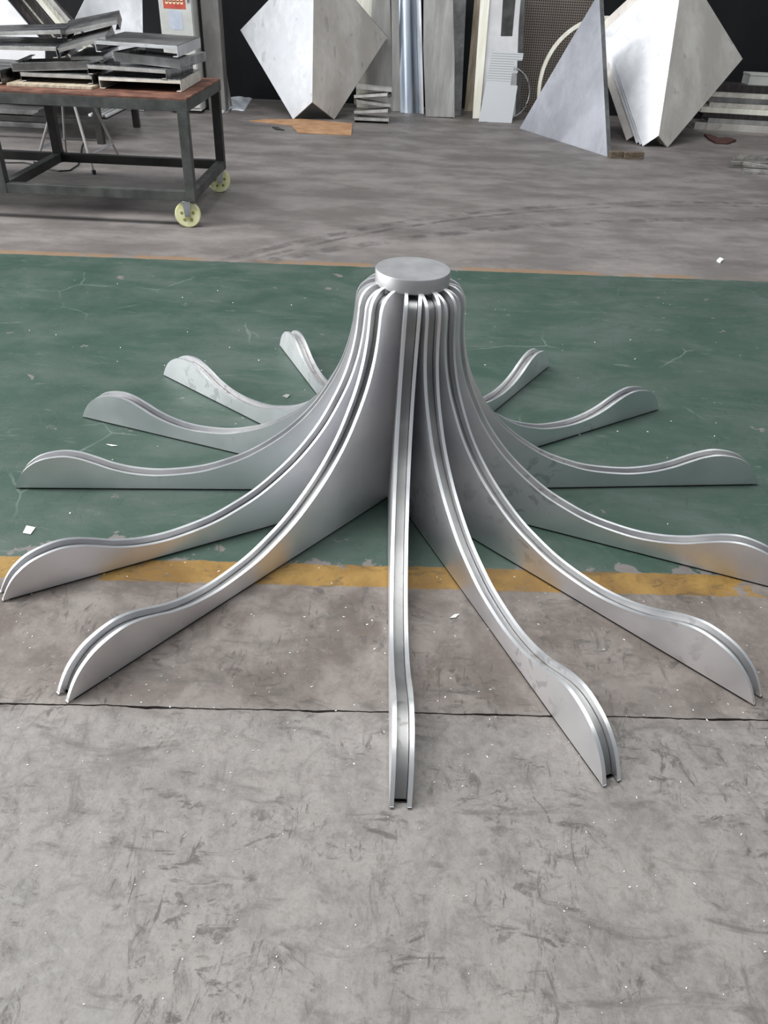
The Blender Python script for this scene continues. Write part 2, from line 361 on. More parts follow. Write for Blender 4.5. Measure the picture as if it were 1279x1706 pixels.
sculpture = thing('fin_sculpture', 'large star-shaped aluminium sculpture of curved fins radiating from a round hub', 'sculpture', (CX, CY, 0))
lathe('hub_column', [(0.052, 0.001), (0.052, 0.700)], hub_c, (0, 0, 1), M['hub'], sculpture, 48)
cap = lathe('hub_cap', [(0.1045, 0.703), (0.1070, 0.7055), (0.1070, 0.742), (0.1055, 0.7445)], hub_c, (0, 0, 1), M['hub'], sculpture, 96)
def fin(ang, rs):
    a = math.radians(ang); d = Vector((math.sin(a), -math.cos(a), 0)); s = Vector((d.y, -d.x, 0))
    top = max(0.0, 1.0)
    def pt(r, z, off):
        r2 = r + (rs - 1.0) * max(0.0, min(1.0, (r - 0.25) / 0.75))
        k = max(0.0, min(1.0, z / 0.57)) ** 1.0     # the fins lean with the hub
        return Vector((CX, CY, 0)) + d * (r2 * R0) + s * off + Vector((0, 0, z * R0)) + Vector((0.018, 0.004, 0)) * k
    def solid(name, P, o0, o1, mat, parent, bevel):
        z0 = 0.0045      # the fins hang off the hub above a gap filled by the dark shade strip
        loop = [(0.045, z0)] + [(p[0], max(p[1], z0)) for p in P] + [(0.045, P[-1][1])]
        return prism(name, [pt(r, z, o0) for r, z in loop], s * (o1 - o0), mat, parent, bevel)
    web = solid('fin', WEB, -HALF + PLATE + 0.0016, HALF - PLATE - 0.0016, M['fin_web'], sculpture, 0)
    for p in web.data.polygons: p.use_smooth = True
    web.data.set_sharp_from_angle(angle=math.radians(30))
    shade_loop = [(0.05, 0.0008), (0.986 + (rs - 1.0), 0.0008), (0.984 + (rs - 1.0), 0.0045), (0.05, 0.0045)]
    prism('contact_shade_strip', [Vector((CX, CY, 0)) + d * (r * R0) + s * (-HALF + 0.0006) + Vector((0, 0, z * R0)) for r, z in shade_loop], s * (2 * HALF - 0.0012), M['rubber_and_shade'], web, 0)  # black strip stands in for the contact shade under each fin
    for sg in (-1, 1):
        pl = solid('side_plate', PROF, sg * HALF, sg * (HALF - PLATE), M['fin_side'], web, 0.0026)
        pl.data.materials.append(M['fin_edge'])
        for p in pl.data.polygons:
            if len(p.vertices) == 4: p.material_index = 1
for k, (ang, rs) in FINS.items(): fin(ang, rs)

# ------------------------------------------------------------------ wheeled welding table
TX0, TX1, TY0, TY1, TZ = -3.72, -1.285, 5.13, 6.14, 0.752
table = thing('work_table', 'long steel work table on yellow wheels with rusty top and piled trays', 'table', ((TX0 + TX1) / 2, (TY0 + TY1) / 2, 0))
box('table_top', (TX0, TY0, TZ - 0.012), (TX1, TY1, TZ), M['rust'], table, 0.002)
for y0, y1 in ((TY0, TY0 + 0.05), (TY1 - 0.05, TY1)):
    box('apron', (TX0, y0, TZ - 0.072), (TX1, y1, TZ - 0.012), M['steel_dark'], table)
for x0, x1 in ((TX0, TX0 + 0.05), (TX1 - 0.05, TX1)):
    box('apron', (x0, TY0 + 0.05, TZ - 0.072), (x1, TY1 - 0.05, TZ - 0.012), M['steel_dark'], table)
LEGX = (TX0 + 0.035, -2.515, TX1 - 0.035)
for lx in LEGX:
    for ly in (TY0 + 0.03, TY1 - 0.03):
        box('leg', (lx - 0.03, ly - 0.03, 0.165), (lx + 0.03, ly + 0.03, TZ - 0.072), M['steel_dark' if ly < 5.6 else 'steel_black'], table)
    box('cross_rail', (lx - 0.028, TY0 + 0.06, 0.168), (lx + 0.028, TY1 - 0.06, 0.225), M['steel_dark'], table)
for ly in (TY0 + 0.03, TY1 - 0.03):
    for a, b in ((LEGX[0], LEGX[1]), (LEGX[1], LEGX[2])):
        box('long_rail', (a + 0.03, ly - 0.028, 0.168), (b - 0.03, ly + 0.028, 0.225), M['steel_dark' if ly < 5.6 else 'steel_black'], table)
def caster(x, y, yaw):
    ax = Vector((math.sin(yaw), -math.cos(yaw), 0)); c = Vector((x, y, 0.081))
    wheel = lathe('caster', [(0.050, -0.017), (0.076, -0.017), (0.081, -0.011), (0.081, 0.011), (0.076, 0.017), (0.050, 0.017)], c, ax, M['caster'], table, 40)
    lathe('hub_disc', [(0.022, -0.024), (0.022, 0.024)], c, ax, M['caster'], wheel, 20)
    for k in range(5):
        a = k * 2 * math.pi / 5 + 0.3; s = ax.cross(Vector((0, 0, 1)))
        lathe('wheel_pocket', [(0.010, -0.0185), (0.010, 0.0185)], c + (s * math.cos(a) + Vector((0, 0, 1)) * math.sin(a)) * 0.038, ax, M['caster_dark'], wheel, 10)
    s = ax.cross(Vector((0, 0, 1)))
    for sg in (-1, 1):
        o = c + ax * sg * 0.029
        prism('fork_plate', [o - s * 0.016 - Vector((0, 0, 0.012)), o + s * 0.016 - Vector((0, 0, 0.012)), o + s * 0.026 + Vector((0, 0, 0.085)), o - s * 0.026 + Vector((0, 0, 0.085))], ax * sg * 0.003, M['zinc'], wheel, 0.001)
    lathe('axle_bolt', [(0.009, -0.038), (0.009, 0.038)], c, ax, M['zinc'], wheel, 8)
for lx in (LEGX[0], LEGX[2] - 0.035):
    caster(lx, TY0 + 0.035, 0.12); caster(lx + 0.01, TY1 - 0.02, 0.45)

# ------------------------------------------------------------------ folded trays piled on the table
TH = 0.004
def tray(label, loc, size, rz=0.0, rx=0.0, ry=0.0, mat='tray', side='tray', flip=False, back=True, group='folded sheet-metal trays piled on the table'):
    w, d, h = size
    t = thing('metal_tray', label, 'tray', (0, 0, 0), group)
    # as built: open side down, sheet on top, front open with a narrow lip
    box('top_sheet', (-w / 2, -d / 2, h - TH), (w / 2, d / 2, h), M[mat], t, 0.001)
    for sg in (-1, 1):
        x = sg * w / 2
        box('side_flange', (min(x, x - sg * TH), -d / 2, 0), (max(x, x - sg * TH), d / 2, h - TH), M[side], t, 0.001)
        box('return_lip', (min(x - sg * TH, x - sg * 0.03), -d / 2, 0), (max(x - sg * TH, x - sg * 0.03), d / 2, TH), M['sheet_grey' if side == 'tray' else side], t, 0.001)  # lips get a paler sheet so the bright edge highlight is in the colour
    box('front_lip', (-w / 2 + TH, -d / 2, h - TH - 0.018), (w / 2 - TH, -d / 2 + TH, h - TH), M['sheet_grey' if side == 'tray' else side], t, 0.001)
    if back: box('back_flange', (-w / 2 + TH, d / 2 - TH, 0), (w / 2 - TH, d / 2, h - TH), M[mat], t, 0.001)
    m = Matrix.Rotation(rz, 4, 'Z') @ Matrix.Rotation(rx, 4, 'X') @ Matrix.Rotation(ry, 4, 'Y')
    if flip: m = m @ Matrix.Translation((0, 0, h)) @ Matrix.Rotation(math.pi, 4, 'X')
    t.matrix_world = Matrix.Translation(loc) @ m
    return t
# right-hand pile (bottom to top)
tray('bottom tray of the right pile with a pale mottled end flange', (-1.625, 5.66, 0.755), (0.50, 0.60, 0.066), 0.02, mat='tray', side='tray_pale')
tray('second tray up in the right pile, shifted left and tilted', (-1.68, 5.66, 0.824), (0.49, 0.58, 0.052), -0.05, 0, 0.012, side='tray')
tray('third tray of the right pile, upside down with open side up', (-1.56, 5.70, 0.884), (0.42, 0.52, 0.052), -0.09, 0, 0.05, mat='sheet_dark', flip=True)
tray('top tray of the right pile with broad smooth lid and bright end', (-1.615, 5.67, 0.948), (0.50, 0.56, 0.062), -0.03, 0.02, 0.015, mat='sheet_dark', side='sheet')
# left-hand pile
tray('lowest tray of the left pile lying on a thin board', (-2.15, 5.66, 0.772), (0.44, 0.54, 0.048), 0.03, 0, 0.0, mat='sheet_dark')
tray('tray at the table edge, leftmost low one of the left pile', (-2.66, 5.62, 0.760), (0.44, 0.56, 0.072), -0.06, mat='tray')
tray('middle tray of the left pile tipping down to the right', (-2.22, 5.68, 0.832), (0.46, 0.52, 0.046), 0.16, 0.0, -0.05, mat='sheet_dark', flip=True)
tray('wide tray in the left pile with a flat pale lid cut by the frame', (-2.42, 5.68, 0.900), (0.56, 0.52, 0.060), 0.05, 0.02, -0.015, mat='tray')
tray('short tray wedged low between the two piles', (-1.99, 5.72, 0.884), (0.20, 0.46, 0.036), 0.10, 0.03, -0.05, mat='tray')
tray('tray tilted up to the right over the gap between the piles', (-2.01, 5.68, 0.952), (0.30, 0.50, 0.052), 0.22, 0.05, -0.24, mat='sheet_dark')
tray('uppermost dark tray of the left pile leaning steeply', (-2.03, 5.90, 1.024), (0.34, 0.36, 0.055), 0.25, 0.10, -0.20, mat='sheet_dark', side='tray')
tray('topmost pale tray on the far left of the left pile', (-2.42, 5.76, 0.985), (0.52, 0.42, 0.045), 0.12, 0.03, -0.06, mat='tray')
bd = box('thin_board', (-2.42, 5.30, 0.753), (-1.90, 5.98, 0.768), M['beige'], None, 0.001, loc=(-2.16, 5.64, 0.753))
tag(bd, 'thin beige board under the left pile of trays', 'board')

# ------------------------------------------------------------------ things behind and under the table
st = thing('folding_stool', 'thin-legged metal folding stool seen beneath the work table', 'stool', (-2.62, 6.85, 0))
legs = [((-2.96, 6.70, 0.0), (-2.78, 6.95, 0.52)), ((-2.42, 6.50, 0.0), (-2.60, 6.78, 0.52)), ((-2.40, 7.10, 0.0), (-2.52, 6.92, 0.52)), ((-2.90, 7.20, 0.0), (-2.78, 7.06, 0.52))]
for a, b in legs:
    tube('leg', [a, b], 0.011, M['post'], st, 8)
    lathe('rubber_foot', [(0.016, 0.0), (0.016, 0.03)], a, (0, 0, 1), M['rubber_and_shade'], st, 10)
box('seat', (-2.82, 6.74, 0.52), (-2.48, 7.10, 0.545), M['steel_dark'], st, 0.004)
def lerp(l, t): return Vector(l[0]).lerp(Vector(l[1]), t)
tube('crossbar', [lerp(legs[0], .24), lerp(legs[3], .24)], 0.009, M['zinc'], st, 8)
tube('crossbar', [lerp(legs[1], .24), lerp(legs[2], .24)], 0.009, M['zinc'], st, 8)
cb = tube('power_cable', [Fl(-12, 268, .006), Fl(12, 271, .006), Fl(40, 271, .006), Fl(62, 275, .006), Fl(80, 282, .006), Fl(98, 285, .006), Fl(116, 284, .006), Fl(130, 275, .006), Fl(134, 262, .006), Fl(136, 246, .006), Fl(140, 236, .006)], 0.006, M['rubber_and_shade'], None, 8, loc=Fl(80, 280))
tag(cb, 'thin black cable looping over the floor under the work table', 'cable')
bn = thing('low_bench', 'small black bench standing behind the work table', 'bench', (-3.6, 8.15, 0))
for x, y in ((-2.75, 7.70), (-2.69, 8.62), (-4.52, 7.70), (-4.46, 8.62)):
    box('leg', (x - 0.03, y - 0.03, 0), (x + 0.03, y + 0.03, 0.50), M['steel_black'], bn)
box('bench_top', (-4.58, 7.64, 0.50), (-2.64, 8.70, 0.54), M['steel_black'], bn)
for y in (7.70, 8.62):
    box('shelf_rail', (-4.49, y - 0.02, 0.16), (-2.74, y + 0.02, 0.20), M['steel_black'], bn)
box('shelf', (-3.36, 7.74, 0.20), (-2.68, 8.60, 0.212), M['steel_black'], bn)
for k in range(4):
    sl = box('batten', (-2.86 + k * 0.05, 7.78, 0.212), (-2.835 + k * 0.05, 8.45, 0.232), M['white_panel'], None, 0.002, loc=(-2.85 + k * 0.05, 8.1, 0.212))
    tag(sl, ('leftmost', 'second from left', 'third from left', 'rightmost')[k] + ' of four white slats lying on the low bench shelf', 'batten', 'white slats on the low bench')
for k in range(3):
    sh = box('flat_sheet', (-5.4 + 0.03 * k, 8.30 + 0.02 * k, 0.055 * k), (-3.45 - 0.05 * k, 9.2, 0.055 * k + 0.05), M['tray' if k % 2 else 'sheet_dark'], None, 0.004, loc=(-4.4, 8.75, 0.055 * k))
    tag(sh, ('bottom', 'middle', 'top')[k] + ' grey panel of the low stack lying behind the table', 'panel', 'low stack behind the table')

# leaning strips and sheets upper left
wp = prism('plain_board', [Vp(-60, -70, 8.95), Vp(12, -70, 8.95), Vp(12, 0, 8.93), Vp(75, 75, 8.85), Vp(75, 160, 8.8), Vp(-60, 160, 8.8)], (0, 0.02, 0), M['white_panel'], None, 0.002, loc=Vp(-20, 160, 8.8))
tag(wp, 'plain white panel at the far left behind the piled trays', 'panel')
wp['label'] = 'plain white panel at the far left edge behind the piled trays'
for i, (x0, wd, mt, lb) in enumerate([(19, 9, 'strip_dark', 'dark strip nearest the white panel leaning behind the trays'),
                                      (28, 7, 'strip_dark', 'second dark strip from the white panel leaning behind the trays'),
                                      (36, 3, 'strip_pale', 'narrow pale strip between dark strips leaning behind the trays'),
                                      (41, 15, 'strip_dark', 'broad dark strip leaning behind the trays beside the pale ones'),
                                      (60, 9, 'cream', 'cream strip leaning behind the trays'),
                                      (70, 8, 'strip_pale', 'grey-green strip leaning behind the trays beside the cream one'),
                                      (79, 10, 'sheet_grey', 'rightmost broad grey strip leaning behind the trays'),
                                      (91, 3, 'strip_dark', 'thin dark rod leaning right of the grey strips')]):
    Y = 8.96 + 0.035 * i
    P = [Vp(x0 - 34, -40, Y + .15), Vp(x0 - 34 + wd, -40, Y + .15), Vp(x0 + wd + 150, 180, Y), Vp(x0 + 150, 180, Y)]
    s_ = prism('leaning_strip', P, (0, 0.03, 0), M[mt], None, 0.001, loc=Vp(x0 + 150, 180, Y))
    tag(s_, lb, 'strip', 'strips leaning behind the trays')

def panel(name, label, cat, pts, base, yaw, lean, th, mat, group=None, edge=None, bevel=0.002):
    """sheet leaning back by lean; corners read off the photo onto its own plane, standing on the floor at base"""
    p0 = Fl(*base); h = Vector((math.cos(yaw), math.sin(yaw), 0)); back = Vector((-math.sin(yaw), math.cos(yaw), 0))
    upd = Vector((0, 0, 1)) * math.cos(lean) + back * math.sin(lean); n = h.cross(upd).normalized()
    if n.y > 0: n = -n
    P = [Pl(x, y, p0, n) for x, y in pts]
    for p in P:
        if p.z < 0.03: p.z = max(p.z, 0.0)
    zmin = min(p.z for p in P)
    P = [p - upd * (zmin / upd.z) if False else p - Vector((0, 0, zmin)) for p in P]
    loc = sum(P, Vector()) / len(P); loc.z = 0
    o = prism(name, P, -n * th, M[mat], None, bevel, loc=loc)
    # keep the back edge off the floor line too
    zm = min(v.co.z for v in o.data.vertices) + o.location.z
    if zm < 0: o.location.z -= zm
    tag(o, label, cat, group)
    if edge:
        for (i, j, wd) in edge:
            a, b = P[i], P[j]; dirv = (b - a).normalized(); inw = n.cross(dirv)
            c = sum(P, Vector()) / len(P)
            if inw.dot(c - a) < 0: inw = -inw
            prism('folded_edge', [a + n * 0.003, b + n * 0.003, b + inw * wd + n * 0.003, a + inw * wd + n * 0.003], -n * 0.003, M[mat], o, 0)
    return o
panel('bright_sheet', 'bright silver sheet with slanted left edge behind the piled trays', 'sheet', [(170, -60), (236, -60), (240, 185), (80, 180), (118, 45)], (160, 182), 0.0, 0.10, 0.012, 'sheet', edge=[(1, 2, 0.02)])

cab = thing('metal_cabinet', 'off-white metal cabinet with a red sticker behind the trays', 'cabinet', (-2.40, 9.75, 0))
cx0, cx1 = -2.60, -2.245
box('body', (cx0, 9.60, 0.03), (cx1, 10.0, 1.75), M['cabinet'], cab, 0.006)
box('plinth', (cx0 + 0.02, 9.62, 0), (cx1 - 0.02, 9.98, 0.03), M['steel_black'], cab)
dr = box('door', (cx0 + 0.01, 9.585, 0.06), (cx1 - 0.01, 9.60, 1.73), M['cabinet'], cab, 0.003)
box('sticker', (-2.545, 9.582, 0.985), (-2.315, 9.585, 1.30), M['red'], dr, 0)
for k in range(5):
    lathe('bottle_print', [(0.016, 0), (0.016, 0.001)], (-2.508 + k * 0.039, 9.581, 1.04), (0, -1, 0), M['peach'], dr, 14)
for k in range(5):
    box('bottle_neck_print', (-2.52 + k * 0.039, 9.580, 1.045), (-2.496 + k * 0.039, 9.582, 1.11), M['peach'], dr, 0)
box('notice', (-2.50, 9.583, 0.80), (-2.36, 9.585, 0.965), M['paper'], dr, 0)
box('handle', (cx1 - 0.05, 9.565, 1.05), (cx1 - 0.03, 9.585, 1.18), M['zinc'], dr)
post = thing('steel_column', 'grey steel column between the cabinet and the black wall', 'column', (-2.10, 9.9, 0))
box('shaft', (-2.205, 9.80, 0.012), (-2.015, 10.0, 3.4), M['post'], post, 0.004)
box('side_channel', (-2.235, 9.84, 0.012), (-2.205, 9.96, 3.4), M['steel_black'], post, 0.002)
box('foot_plate', (-2.26, 9.76, 0), (-1.98, 10.04, 0.012), M['post'], post)
lp = tube('thin_pole', [Vp(384, 160, 10.0) * Vector((1, 1, 0)) if False else Vector((Vp(384, 160, 10.1).x, 10.1, 0.012)), Vp(358, 20, 10.45), Vp(344, -60, 10.66)], 0.013, M['post'], None, 10, loc=(Vp(384, 160, 10.0).x, 10.0, 0))
tag(lp, 'thin grey pole leaning on the black wall beside the steel column', 'pole')

# white sheet on the floor
bm = bmesh.new(); nx, ny = 40, 14
cpts = {}
for i in range(nx + 1):
    for j in range(ny + 1):
        u, w = i / nx, j / ny
        top = Fl(318 + 104 * u, 161 + 2 * math.sin(u * 9)); bot = Fl(312 + 95 * u, 182 + 6 * math.sin(u * 3.0) + 2.2 * math.sin(u * 14))
        p = bot.lerp(top, w); edge = min(u, 1 - u, w, 1 - w)
        p.z = 0.004 + min(1, edge * 8) * (0.018 + 0.016 * math.sin(u * 17 + w * 4) * math.cos(w * 7 + u * 5))
        cpts[i, j] = bm.verts.new(p)
for i in range(nx):
    for j in range(ny):
        bm.faces.new((cpts[i, j], cpts[i + 1, j], cpts[i + 1, j + 1], cpts[i, j + 1])).smooth = True
me = bpy.data.meshes.new('plastic_sheet'); bm.to_mesh(me); bm.free(); me.materials.append(M['cloth'])
o = bpy.data.objects.new('plastic_sheet', me); COL.objects.link(o); sm = o.modifiers.new('thickness', 'SOLIDIFY'); sm.thickness = 0.003
tag(o, 'crumpled white plastic sheet on the floor by the black wall', 'plastic sheet')

# ------------------------------------------------------------------ folded kite panels
def kite(label, A, B, C, Lc, Rc, ridge_top, left_top, right_top, th, group, off=Vector((0, 0, 0)), mats=('sheet', 'sheet_warm')):
    root = thing('folded_panel', label, 'panel', tuple((A + B) / 2 * 1.0 + off), group)
    def facet(name, P, mat):
        n = (P[1] - P[0]).cross(P[2] - P[0]).normalized()
        if n.y < 0: n = -n
        prism(name, [p + off for p in P], n * th, M[mat], root, 0.0015)
    facet('left_face', [A, C, ridge_top, left_top, Lc], mats[0])
    facet('right_face', [C, B, Rc, right_top, ridge_top], mats[1])
    return root
def plane_n(a, b, c): return (b - a).cross(c - a).normalized()
def kite_from(pxA, pxB, pxC, yC, pxL, yL, pxR, pxD):
    A = Fl(*pxA); B = Fl(*pxB); C = Vp(*pxC, yC); L = Vp(*pxL, yL)
    n1 = plane_n(A, C, L); D = Pl(*pxD, A, n1); n2 = plane_n(B, C, D); Rr = Pl(*pxR, B, n2)
    return A, B, C, L, Rr, D
A, B, C, L, Rr, D = kite_from((488, 199), (557, 199), (520, 170), 9.46, (400, 50), 10.05, (645, 62), (523, -80))
kite('silver folded kite-shaped panel in front of the black wall', A, B, C, L, Rr, D, D.lerp(L, .02), D.lerp(Rr, .02), 0.02, 'folded kite panels', mats=('sheet_matte', 'sheet_warm'))
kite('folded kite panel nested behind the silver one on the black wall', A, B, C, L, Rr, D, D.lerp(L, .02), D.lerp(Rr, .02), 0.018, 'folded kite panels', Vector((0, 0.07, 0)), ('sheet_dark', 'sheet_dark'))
A, B = Fl(1070, 244), Fl(1112, 246); nl = Vector((-0.60, -0.77, 0.36)).normalized()
C, L, D = Pl(1097, 226, A, nl), Pl(1008, 60, A, nl), Pl(1140, -60, A, nl)
Rr = Pl(1237, 98, B, plane_n(B, C, D))
G = 'kite panels nested behind the triangle'
LT, RT_ = D.lerp(L, .02), D.lerp(Rr, .02)
kite('front folded kite panel with bright left face and grey right face', A, B, C, L, Rr, D, LT, RT_, 0.014, G)
kite('second nested kite panel just behind the bright one', A, B, C, L, Rr, D, LT, RT_, 0.014, G, Vector((-0.012, 0.07, 0)))
kite('third nested kite panel behind the bright one', A, B, C, L, Rr, D, LT, RT_, 0.014, G, Vector((-0.03, 0.15, 0)))
kite('rearmost nested kite panel showing only its upper left edge', A, B, C, L, Rr, D, LT, RT_, 0.014, G, Vector((-0.10, 0.30, 0)), ('sheet_warm', 'sheet_warm'))
# triangle
tl, trr = Fl(865, 214), Fl(1011, 261)
yaw = math.atan2(trr.y - tl.y, trr.x - tl.x); hdir = (trr - tl).normalized(); back = Vector((-hdir.y, hdir.x, 0))
upd = (Vector((0, 0, 1)) * math.cos(0.12) + back * math.sin(0.12)); n = hdir.cross(upd).normalized(); n = -n if n.y > 0 else n
apex = Pl(997, -12, tl, n)
trg = thing('triangle_panel', 'tall flat triangular aluminium panel leaning beside the kite panels', 'panel', tuple((tl + trr) / 2))
prism('face_sheet', [tl, trr, apex], -n * 0.006, M['sheet_cool'], trg, 0.001)
c3 = (tl + trr + apex) / 3
for a, b in ((tl, trr), (trr, apex), (apex, tl)):
    a2, b2 = a.lerp(c3, 0.012), b.lerp(c3, 0.012)
    prism('folded_rim', [a - n * 0.006, b - n * 0.006, b2 - n * 0.006, a2 - n * 0.006], -n * 0.05, M['sheet_dark'], trg, 0)
for pa, pb, pc, lb in (((1014, 263), (1034, 263), 8.28, 'short timber block with a pale end beside the triangle panel'), ((1037, 264), (1069, 264), 8.30, 'longer timber block on the floor below the kite panels')):
    a, b = Fl(*pa), Fl(*pb); a.z = b.z = 0.03
    w_ = beam('timber_block', a, b, 0.07, 0.06, M['wood'], None, 0.004, loc=(a.x, a.y, 0))
    tag(w_, lb, 'wood block', 'timber blocks by the triangle')

# ------------------------------------------------------------------ cardboard and little stack
def flat(name, label, cat, pts, th, mat):
    P = [Fl(*p) for p in pts]; P = [p + Vector((0, 0, 0.001)) for p in P]
    o = prism(name, P, (0, 0, th), M[mat], None, 0.001, loc=P[0]); return tag(o, label, cat)
flat('cardboard_sheet', 'torn flat piece of brown cardboard below the silver kite panel', 'cardboard', [(415, 202), (452, 206), (485, 210), (491, 216), (497, 222), (585, 226), (587, 207), (500, 199), (478, 200), (440, 200)], 0.008, 'cardboard')
flat('dark_scrap', 'small dark scrap lying left of the cardboard', 'scrap', [(453, 213), (460, 217), (474, 218), (462, 213)], 0.01, 'steel_black')
for i, (x0, y0, x1, y1, rz, lb) in enumerate([(592, 205, 650, 209, .02, 'bottom channel piece'), (594, 190, 648, 192, -.10, 'second channel piece from the bottom'), (593, 178, 646, 180, .12, 'third channel piece from the bottom'), (597, 166, 645, 168, -.14, 'fourth channel piece from the bottom'), (598, 152, 655, 156, .03, 'top channel piece')]):
    z0 = (0.0, 0.078, 0.156, 0.234, 0.300)[i]
    c = Vector((-0.345 + 0.012 * (i % 2) + (0.02 if i == 4 else 0), 9.62, z0)); w2 = 0.19; d2 = 0.10
    t = thing('channel_offcut', lb + ' in the little stack right of the silver kite panel', 'channel', tuple(c), 'channel offcuts stacked by the kite panel')
    box('web', (c.x - w2, c.y - d2, z0 + 0.046), (c.x + w2, c.y + d2, z0 + 0.052), M['sheet_grey'], t, 0.001)
    for sg in (-1, 1):
        y = c.y + sg * d2
        box('flange', (c.x - w2, min(y, y - sg * .006), z0), (c.x + w2, max(y, y - sg * .006), z0 + 0.046), M['sheet_dark' if sg < 0 else 'sheet_grey'], t, 0.001) if sg > 0 else box('flange', (c.x - w2, y, z0 + 0.024), (c.x + w2, y + .006, z0 + 0.046), M['sheet_grey'], t, 0.001)
    for sg in (-1, 1):
        x = c.x + sg * w2
        box('end_flange', (min(x, x - sg * .006), c.y - d2 + .006, z0), (max(x, x - sg * .006), c.y + d2 - .006, z0 + 0.046), M['sheet_dark'], t, 0.001)
    t.rotation_euler = (0, (0.0, -0.10, 0.09, -0.12, 0.05)[i], rz * 1.6)

# ------------------------------------------------------------------ panels leaning along the back wall
panel('cream_board', 'cream board standing behind the right shoulder of the silver kite panel', 'board', [(586, -60), (622, -60), (627, 182), (594, 180)], (610, 180), 0, 0.02, 0.02, 'cream')
panel('grey_sheet', 'dull grey sheet standing behind the little stack of channels', 'sheet', [(622, -60), (648, -60), (655, 184), (612, 182)], (640, 183), 0, 0.02, 0.02, 'sheet_grey', edge=[(1, 2, .03)])
panel('narrow_edge_sheet', 'narrow grey sheet edge just left of the polished blue sheet', 'sheet', [(651, -60), (662, -60), (668, 186), (654, 186)], (660, 186), 0.1, 0.06, 0.03, 'sheet_grey')
ps = thing('polished_sheet', 'tall polished sheet with blue reflections left of the wide grey plank', 'sheet', tuple(Fl(675, 188)))
# curved (rolled) sheet
pp0 = Fl(662, 184); rows = []
for k in range(15):
    u = k / 14; px = 667 + 31 * u; bulge = -0.05 * math.sin(u * math.pi)
    a = Vp(px, 184 + 6 * u, 10.42 + bulge); a.z = 0.0; b = Vp(px - 4 - 3 * u, -70, 10.62 + bulge); rows.append((a, b))
vv = [r[0] for r in rows] + [r[1] for r in rows] + [r[0] + Vector((0, .008, 0)) for r in rows] + [r[1] + Vector((0, .008, 0)) for r in rows]
N = len(rows); ff = []
for i in range(N - 1):
    ff += [(i, i + 1, N + i + 1, N + i), (2 * N + i, 3 * N + i, 3 * N + i + 1, 2 * N + i + 1), (i, 2 * N + i, 2 * N + i + 1, i + 1), (N + i, N + i + 1, 3 * N + i + 1, 3 * N + i)]
ff += [(0, N, 3 * N, 2 * N), (N - 1, 3 * N - 1, 4 * N - 1, 2 * N - 1)]
mk('rolled_face', vv, ff, M['sheet_blue'], ps, 0, True)
e0 = rows[-1]
prism('edge_flange', [e0[0] + Vector((.002, -.01, 0)), e0[0] + Vector((.055, -.06, 0)), e0[1] + Vector((.055, -.06, 0)), e0[1] + Vector((.002, -.01, 0))], (0, .006, 0), M['sheet'], ps, 0.001)
panel('wide_plank_panel', 'wide brushed grey plank panel standing upright at the middle of the wall', 'panel', [(706, -60), (753, -60), (757, 100), (757, 196), (709, 195), (705, 80)], (735, 196), 0.0, 0.06, 0.04, 'sheet_grey', edge=[(1, 3, .012)])
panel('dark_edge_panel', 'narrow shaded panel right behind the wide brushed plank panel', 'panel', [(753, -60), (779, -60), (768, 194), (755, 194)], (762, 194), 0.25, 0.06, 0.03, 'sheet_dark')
panel('beige_edge_board', 'thin weathered beige board leaning left of the bright cream batten', 'board', [(796, -60), (804, -60), (790, 186), (774, 186)], (782, 186), 0.1, 0.06, 0.03, 'beige')
panel('cream_batten', 'bright cream batten with nail holes leaning by the slotted white panel', 'batten', [(804, -60), (821, -60), (799, 198), (787, 198)], (793, 198), 0.0, 0.08, 0.03, 'cream')
panel('slotted_tall_panel', 'tall pale panel with a rectangular opening behind the short slotted panel', 'panel', [(822, -60), (872, -60), (864, 40), (858, 196), (800, 200), (806, 110)], (830, 199), 0.0, 0.07, 0.012, 'white_panel')
# flat dark plate on the tall panel's face, drawn as its opening
tallp = bpy.data.objects['slotted_tall_panel']
pA = Fl(830, 199); upd = Vector((0, math.sin(.07), math.cos(.07))); nn = Vector((1, 0, 0)).cross(upd); nn = -nn if nn.y > 0 else nn
P = [Pl(x, y, pA + nn * 0.004, nn) for x, y in ((840, -40), (862, -40), (853, 60), (834, 60))]
prism('opening', P, -nn * 0.004, M['steel_dark'], tallp, 0)
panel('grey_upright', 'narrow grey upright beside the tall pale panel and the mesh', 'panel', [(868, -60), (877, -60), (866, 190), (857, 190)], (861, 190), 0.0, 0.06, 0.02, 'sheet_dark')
panel('short_slotted_panel', 'short white slotted panel with two notches standing before the tall panel', 'panel', [(820, 85), (872, 89), (870, 101), (857, 101), (855, 118), (863, 118), (862, 122), (853, 122), (850, 142), (862, 143), (852, 206), (819, 204), (818, 207), (811, 206), (812, 203), (797, 203)], (825, 204), 0.0, 0.10, 0.008, 'louvre')
ring_c = Vector((Vp(846, 150, 10.25).x, 10.25, 0.275))
rg = tube('dark_hoop', [ring_c + Vector((0.255 * math.cos(a), 0.05 * math.sin(a), 0.26 * math.sin(a))) for a in [k * 2 * math.pi / 48 for k in range(48)]], 0.014, M['sheet_dark'], None, 8, loc=(ring_c.x, 10.25, 0), closed=True)
tag(rg, 'dark metal hoop standing behind the short slotted panel', 'hoop')
panel('greenish_plank', 'pale greenish grey plank leaning before the brown mesh', 'plank', [(897, -60), (921, -60), (909, 60), (890, 175), (872, 172), (880, 95)], (880, 176), 0.0, 0.08, 0.02, 'sheet_grey')
panel('mesh_sheet', 'brown perforated mesh sheet leaning behind the bright bent strip', 'mesh sheet', [(868, -60), (1010, -60), (990, 60), (960, 190), (866, 188)], (915, 190), 0.0, 0.03, 0.01, 'mesh', bevel=0)
